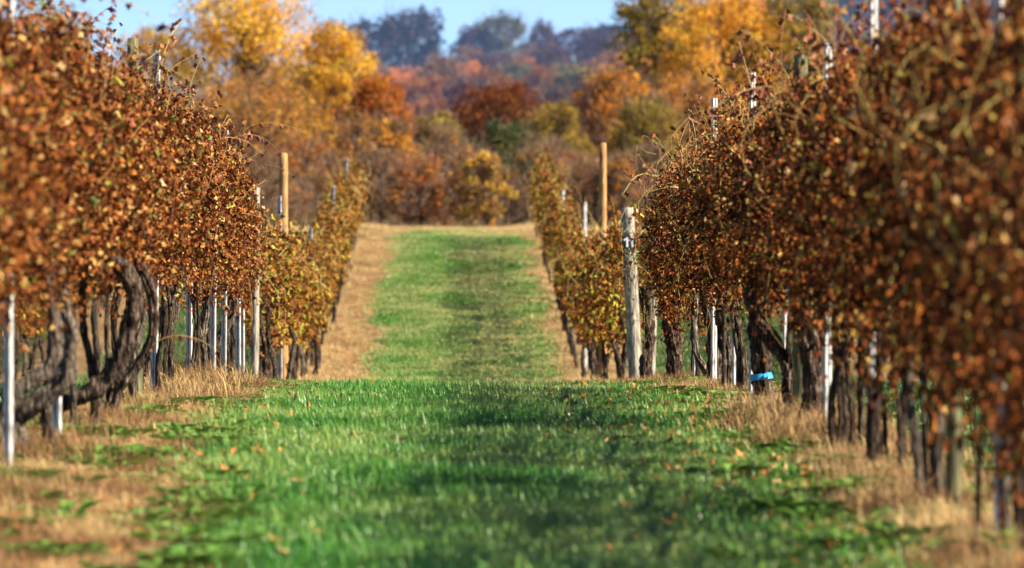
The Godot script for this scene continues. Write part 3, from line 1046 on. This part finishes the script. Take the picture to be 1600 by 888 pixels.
	# [d, names of own stems, number of plain stems, what singles the vine out]
	var wl := [
		[17.4, [], 2, "sunlit grapevine nearest the camera, leaves spilling past the picture edge"],
		[19.6, [], 2, "sunlit russet grapevine just before the broad steel post, stems out of sight"],
		[22.0, ["w22", "w22b"], 1, "sunlit grapevine with a pale grey trunk bent like an elbow beside the broad steel post"],
		[24.4, ["w24"], 1, "sunlit grapevine with the thick, nearly black curved trunk"],
		[26.6, ["w26"], 1, "sunlit grapevine with a slim curved stem and drooping dark twigs"],
		[28.8, [], 2, "sunlit grapevine with green leaves high up, behind the drooping dark twigs"],
		[31.0, [], 1, "sunlit grapevine between drooping twigs and the thick leaning grey trunk"],
		[33.0, ["w33"], 1, "sunlit grapevine with thick leaning grey trunk like a club"],
		[35.4, [], 1, "sunlit grapevine just beyond the thick leaning trunk, stem between two white posts"],
		[38.0, ["w38"], 0, "sunlit grapevine with a straight pale stem bright on one side"],
		[40.9, ["w41"], 1, "sunlit grapevine with an S-curved grey trunk and dark hollow"],
		[43.2, [], 1, "sunlit grapevine nearest the pale wooden end post"],
	]
	var el := [
		[14.4, [], 3, "shaded grapevine nearest the camera, blurred and reaching past the picture edge"],
		[16.6, [], 3, "shaded grapevine with a blurred cluster of thin dark stems by the white stake"],
		[18.7, [], 3, "shaded grapevine with several thin leaning stems in tawny grass"],
		[20.8, [], 3, "shaded grapevine behind the thin leaning grey rod"],
		[22.8, [], 3, "shaded grapevine with slim stems by the tallest steel post"],
		[25.2, ["e25"], 2, "shaded grapevine with a broad black trunk and reddish leaves"],
		[27.0, ["e27", "e27b"], 0, "shaded grapevine with a dark S-bent trunk that forks"],
		[29.4, ["e29"], 0, "shaded grapevine with a stout flared trunk wearing a blue band"],
		[31.4, ["e31"], 0, "shaded grapevine with a thin stem just past the blue band"],
		[33.4, ["e33"], 0, "shaded grapevine with a slender stem before a white stake and green lawn"],
		[36.8, ["e37", "e37b"], 0, "shaded grapevine with a twisted shoot winding round its trunk"],
		[39.0, [], 0, "shaded grapevine with foliage over the twisted and rough trunks"],
		[41.0, ["e40"], 0, "shaded grapevine with a rough upright trunk near the numbered end post"],
		[43.2, [], 0, "shaded grapevine second from the numbered end post"],
		[45.2, ["e45"], 0, "leafless shaded vine stump at the foot of the numbered end post"],
	]
	for side in [-1.0, 1.0]:
		var list: Array = wl if side < 0.0 else el
		var looks: Array = west if side < 0.0 else east
		var i := 0
		for e in list:
			var d: float = e[0]
			var v := thing("grapevine", Vector3(side * ROW, ground(side * ROW, d), -d))
			var shape: Array = looks[i % looks.size()]
			var flip := Basis(Vector3.UP, PI if i >= looks.size() else 0.0)
			var droop := 1.0
			# the last vines of a row are thinner and set back a little
			var thin := smoothstep(37.5, 42.5, d) * (0.5 if side < 0.0 else 1.0)
			if d < 45.0:
				# the nearest vines of the shaded row hang lower
				var hang := 0.39 * (1.0 - smoothstep(17.0, 25.0, d)) if side > 0.0 else 0.0
				part("foliage", shape[0], M.leaf, v, Transform3D(flip.scaled(Vector3(1.0 - 0.35 * thin, 1.0 + hang, 1.0 - 0.2 * thin)), Vector3(side * 0.1 * thin, r(-0.03, 0.03) - 1.09 * hang, 0.15 * thin)), "stuff")
				part("tangled_canes", shape[1], M.tangle, v, Transform3D(flip.scaled(Vector3(1, 1, 1.0 - 0.25 * thin)), Vector3.ZERO), "stuff")
			part("cordon", cordon, M.bark[0], v, Transform3D(Basis(Vector3.UP, PI * (i % 2)), Vector3(0, r(-0.04, 0.02), 0)))
			for key in e[1]:
				var o: Array = own[key]
				var pts := o[0].map(func(p): return Vector3(p[0], p[1], p[2])) as Array
				part("trunk", trunk_mesh(pts, o[1] * (0.95 if side < 0.0 else 1.0), o[2] * (0.95 if side < 0.0 else 1.0), hash(key) % 1000, 26), M.bark[o[3]], v)
			if d > 21.0 and d < 44.0:
				plain_trunks(v, 2 if side < 0.0 and d > 30.0 else 1, 0.95, 0.45 if side < 0.0 else 0.4, kit)
			plain_trunks(v, e[2], 1.0, 0.6 if side < 0.0 else 0.5, kit)
			if side > 0.0 and d < 24.0:
				plain_trunks(v, 4, 0.9, 0.32, kit)
			single_leaves(v, 0 if d > 45.0 else 16, -side, 0.85, 1.65 if side < 0.0 else 1.45, 0.26, [M.lone[0], M.lone[1], M.lone[3], M.lone[1], M.lone[4], M.lone[6]] if i % 3 != 1 else [M.lone[0], M.lone[1], M.lone[3]])
			for k in 0 if d > 45.0 else 2 if d < 22.0 else 8 if side < 0.0 or d > 37.0 else 13:
				add_cane(v, Vector3(r(-0.14, 0.14), (1.68 if side < 0.0 else 1.52) + r(-0.12, 0.1), r(-1.0, 1.0)), r(0, TAU), rng.randi() % 8, r(0.7, 1.25))
			if d > 25.0 and d < 27.5 and side < 0.0:
				add_cane(v, Vector3(0.22, 0.3, 0.0), 0.4, 3, 0.7)
			tag(v, e[3], "grapevine", "sunlit vines of the near row" if side < 0.0 else "shaded vines of the near row")
			i += 1
	# past the dip, and the rows on either side
	var protos := []
	for k in dip.size():
		var v := thing("grapevine", Vector3.ZERO)
		part("foliage", dip[k][0], M.leaf, v, Transform3D(), "stuff")
		part("tangled_canes", dip[k][1], M.tangle, v, Transform3D(), "stuff")
		plain_trunks(v, 2, 0.95, 0.8, kit)
		protos.append(v)
	var used := {}
	for line in [[-ROW, 49.9, 98.0, "sunlit row past the dip"], [ROW, 52.5, 98.0, "shaded row past the dip"], [-ROW - PITCH, 30.0, 98.0, "next row beyond the sunlit row"], [ROW + PITCH, 26.0, 98.0, "next row beyond the shaded row"]]:
		var d: float = line[1]
		var n := 0
		while d < line[2]:
			var k := rng.randi() % protos.size()
			var v: Node3D
			if used.has(k):
				v = protos[k].duplicate()
				v.name = numbered("grapevine")
				add_child(v, true)
			else:
				v = protos[k]
				used[k] = true
			v.position = Vector3(line[0], ground(line[0], d), -d)
			v.rotation.y = r(-0.04, 0.04) + (PI if rng.randf() < 0.5 else 0.0)
			v.scale = Vector3(1, r(0.93, 1.07), 1)
			tag(v, "yellowing grapevine, %s from the near end of the %s" % [ORD[n], line[3]], "grapevine", "vines of the " + line[3])
			d += 2.15
			n += 1
	for k in protos.size():
		if not used.has(k):
			protos[k].queue_free()
	# wires
	for side in [-1.0, 1.0]:
		for h in [0.94, 1.35, 1.75]:
			var b := Bag.new()
			var pts := PackedVector3Array()
			var d := 10.0
			while d <= 50.0:
				pts.append(Vector3(side * ROW + 0.03 * side, EYE - fall(d) + h + 0.02 * sin(d * 1.3), -d))
				d += 2.0
			b.strand(pts, 0.002, 0.002, 4, Color.WHITE)
			var o := MeshInstance3D.new()
			o.name = numbered("trellis_wire")
			o.mesh = b.mesh()
			o.material_override = M.wire
			add_child(o, true)
			tag(o, "%s steel wire strung through the %s vines" % ["lowest" if h < 1.0 else "middle" if h < 1.5 else "top", "sunlit" if side < 0.0 else "shaded"], "wire", "trellis wires")
	# blue band
	var band := CylinderMesh.new()
	band.top_radius = 0.062
	band.bottom_radius = 0.07
	band.height = 0.034
	band.radial_segments = 14
	var blue := StandardMaterial3D.new()
	blue.albedo_color = Color(0.2, 0.62, 0.86)
	blue.roughness = 0.5
	var rb := thing("ribbon", Vector3(ROW, ground(ROW, 29.4) + 0.15, -29.4))
	part("band", band, blue, rb, Transform3D(Basis(Vector3(0, 0, 1), 0.12), Vector3.ZERO))
	var tail := BoxMesh.new()
	tail.size = Vector3(0.035, 0.022, 0.004)
	part("loose_end", tail, blue, rb, Transform3D(Basis(Vector3.UP, 0.5) * Basis(Vector3.BACK, 0.35), Vector3(0.025, 0.01, 0.073)))
	tag(rb, "bright blue plastic band tied round a stout vine trunk", "ribbon")


func posts() -> void:
	var l := [
		[-1.8, 21.0, 2.05, -0.9, "broad bright steel post nearest the camera beside the sunlit vines"],
		[-1.77, 23.2, 1.7, -0.6, "steel stake at the foot of the elbow-shaped pale trunk"],
		[-1.79, 31.2, 2.14, -0.5, "steel post poking over the sunlit vines below the reaching twig"],
		[-1.8, 35.6, 2.09, -0.5, "steel post half buried in leaves near the top of the sunlit row"],
		[-1.78, 40.6, 2.02, -0.4, "bright steel post over the S-curved trunk of the sunlit row"],
		[-1.8, 44.8, 2.02, -0.5, "steel post before the tall tan pole in the sunlit row"],
		[-1.7, 37.0, 1.5, -0.5, "white-lit stake in tawny grass beside the straight pale stem"],
		[-1.74, 42.5, 1.55, -0.5, "white-lit stake beside the pale wooden end post"],
		[-1.8, 55.0, 2.05, -0.4, "steel post at the foot of the tall tan pole, sunlit row"],
		[-1.8, 67.8, 1.82, -0.4, "steel post standing out white past the dip, sunlit row"],
		[-1.8, 80.0, 1.85, -0.4, "steel post farther up the slope, sunlit row"],
		[-1.8, 90.0, 1.85, -0.4, "last steel post of the sunlit row"],
		[1.8, 34.7, 1.97, 0.75, "steel post with double bright face, nearest the numbered end post"],
		[1.8, 30.3, 1.93, 0.75, "steel post with double bright face beside the mossy wooden post"],
		[1.8, 24.3, 1.87, 0.7, "short notched steel post top between mossy post and tallest steel post"],
		[1.8, 21.75, 2.1, 0.75, "tallest steel post over the shaded vines, under arching canes"],
		[1.8, 16.6, 1.8, -0.6, "blurred steel post nearest the camera in the shaded row"],
		[1.85, 38.3, 1.5, 0.75, "dull stake behind the twisted trunk of the shaded row"],
		[1.85, 33.0, 1.5, 0.75, "stake behind the slender stem with green lawn behind it"],
		[1.86, 28.2, 1.5, 0.75, "pale stake between the blue band and the S-bent trunk"],
		[1.8, 67.0, 2.2, 0.75, "steel post beside the tall tan pole past the dip, shaded row"],
		[1.8, 80.0, 1.8, 0.75, "steel post up the slope in the shaded row"],
	]
	for p in l:
		steel_post(p[0], p[1], p[2], p[3], p[4])
	wood_post(-1.8, 47.6, 1.87, 0.037, -0.01, M.grey_wood, "pale wooden end post where the sunlit row dips")
	wood_post(-1.8, 29.6, 2.12, 0.035, 0.01, M.green_wood, "slim greenish wooden post high in the sunlit vines")
	wood_post(-1.8, 56.0, 2.55, 0.05, 0.0, M.tan_wood, "tall tan pole behind the sunlit row", "pole")
	wood_post(1.8, 59.5, 2.8, 0.045, 0.0, M.tan_wood, "tall tan pole beside the shaded row past the dip", "pole")
	wood_post(1.84, 26.7, 1.9, 0.04, 0.0, M.green_wood, "mossy green wooden post rising from the shaded vines")
	wood_post(1.8, 18.2, 1.88, 0.028, 0.0, M.green_wood, "blurred mossy post top nearest the camera in the shaded row")
	wood_post(1.98, 28.6, 1.4, 0.022, 0.0, M.green_wood, "greenish post stump behind the blue-banded trunk")
	var e := wood_post(1.85, 50.3, 1.76, 0.068, 0.05, M.grey_wood, "grey wooden end post bearing a number plate")
	var knot := SphereMesh.new()
	knot.radius = 0.014
	knot.height = 0.02
	knot.radial_segments = 10
	knot.rings = 5
	var brown := StandardMaterial3D.new()
	brown.albedo_color = Color(0.28, 0.17, 0.1)
	brown.roughness = 0.9
	for k in [[0.25, 1.62], [-0.3, 1.18], [0.2, 0.86], [0.0, 0.72], [-0.2, 1.45], [0.35, 1.3]]:
		part("knot", knot, brown, e, Transform3D(Basis.IDENTITY.scaled(Vector3(0.8, 1.2, 0.5)), Vector3(sin(k[0]) * 0.068, k[1], cos(k[0]) * 0.066)))
	for y in [1.52, 1.08, 0.66]:
		var wr := thing("wire_loop", Vector3(1.85 - 0.05 * y, ground(1.85, 50.3) + y, -50.3))
		wr.rotation.z = r(-0.1, 0.1)
		part("strand", ring_mesh(0.069, 0.0025), M.wire, wr)
		part("twist", ring_mesh(0.008, 0.0025), M.wire, wr, Transform3D(Basis(Vector3.RIGHT, PI / 2), Vector3(0.03, -0.01, 0.075)))
		tag(wr, "%s wire loop tied round the numbered end post" % ["topmost" if y > 1.4 else "middle" if y > 0.9 else "lowest"], "wire", "wire loops on the end post")
	# number plate
	var px := 1.85 - 0.05 * 1.42
	var plate := thing("number_plate", Vector3(px, ground(1.85, 50.3) + 1.42, -50.3 + 0.076), 0.05)
	var black := StandardMaterial3D.new()
	black.albedo_color = Color(0.02, 0.02, 0.025)
	black.roughness = 0.4
	var board := BoxMesh.new()
	board.size = Vector3(0.13, 0.12, 0.004)
	part("board", board, black, plate)
	var white := StandardMaterial3D.new()
	white.albedo_color = Color(0.86, 0.89, 0.93)
	white.roughness = 0.5
	var font := SystemFont.new()
	font.font_names = PackedStringArray(["Droid Sans"])
	font.font_weight = 700
	var digit := TextMesh.new()
	digit.text = "1"
	digit.font = font
	digit.font_size = 32
	digit.pixel_size = 0.0042
	digit.depth = 0.003
	for x in [-0.026, 0.024]:
		part("digit", digit, white, plate, Transform3D(Basis(), Vector3(x, 0, 0.004)))
	tag(plate, "small black plate with white number 11 on the grey end post", "sign")
	# brace that leans on the end post, and the loose rod by the tawny clump
	var brace := wood_post(1.97, 49.6, 1.05, 0.035, 0.1, M.grey_wood, "slanting grey wooden brace against the numbered end post", "brace")
	brace.rotation.z = -0.03
	var rod := thing("rod", Vector3(1.79, ground(1.79, 20.9), -20.9))
	rod.rotation = Vector3(0.05, 0, 0.16)
	var rm := CylinderMesh.new()
	rm.top_radius = 0.006
	rm.bottom_radius = 0.008
	rm.height = 0.9
	rm.radial_segments = 8
	part("shaft", rm, M.grey_wood, rod, Transform3D(Basis(), Vector3(0, 0.4, 0)))
	var ferrule := CylinderMesh.new()
	ferrule.top_radius = 0.009
	ferrule.bottom_radius = 0.009
	ferrule.height = 0.04
	part("cap", ferrule, M.steel_dark, rod, Transform3D(Basis(), Vector3(0, 0.86, 0)))
	tag(rod, "thin grey rod leaning out of the tawny grass before the shaded vines", "rod")


func ground_cover() -> void:
	rng.seed = 5
	var g := [[5, Color(1, 1, 1)], [5, Color(0.38, 0.5, 0.42)], [2, Color(1.8, 1.6, 1.8)]]
	var lawn := blade_patch(64, 0.15, 0.035, 0.1, 0.0044, 1.3, g)
	var lawn_far := blade_patch(60, 0.2, 0.04, 0.085, 0.008, 0.9, g)
	scatter_grass("grass", "mown green grass in the near alley between the vine rows", lawn, -1.75, 1.75, 13.5, 50.0, 165.0, Color(0.085, 0.28, 0.032), Color(0.37, 0.5, 0.13))
	scatter_grass("grass", "mown green grass climbing the far alley past the dip", lawn_far, -1.75, 1.75, 50.0, 106.0, 70.0, Color(0.14, 0.32, 0.05), Color(0.5, 0.52, 0.19), 1.0)
	for s in [-1.0, 1.0]:
		scatter_grass("grass", "green grass of the next alley behind the %s vines" % ("sunlit" if s < 0.0 else "shaded"), lawn_far, s * 3.6 - 1.8, s * 3.6 + 1.8, 16.0, 100.0, 30.0, Color(0.07, 0.17, 0.035), Color(0.2, 0.24, 0.07), 1.2)
	var straw := blade_patch(46, 0.17, 0.05, 0.17, 0.004, 1.7, [[4, Color(1, 1, 1)], [3, Color(0.7, 0.65, 0.6)], [2, Color(1.25, 1.25, 1.2)]])
	scatter_straw("dry tawny grass under the sunlit vines", straw, -1.0, -2.7, -0.5, 14.0, 54.0, 120.0)
	scatter_straw("dry tawny grass under the shaded vines", straw, 1.0, 0.9, 2.7, 13.0, 54.0, 120.0)
	scatter_straw("dry straw strip beside the sunlit row past the dip", straw, -1.0, -2.7, -0.7, 54.0, 106.0, 45.0)
	scatter_straw("dry straw strip beside the shaded row past the dip", straw, 1.0, 1.0, 2.7, 54.0, 106.0, 45.0)
	scatter_straw("tawny dry grass on the headland at the end of the alley", straw, 1.0, -9.0, 9.0, 104.0, 116.0, 30.0)
	scatter_weeds()
	scatter_fallen()
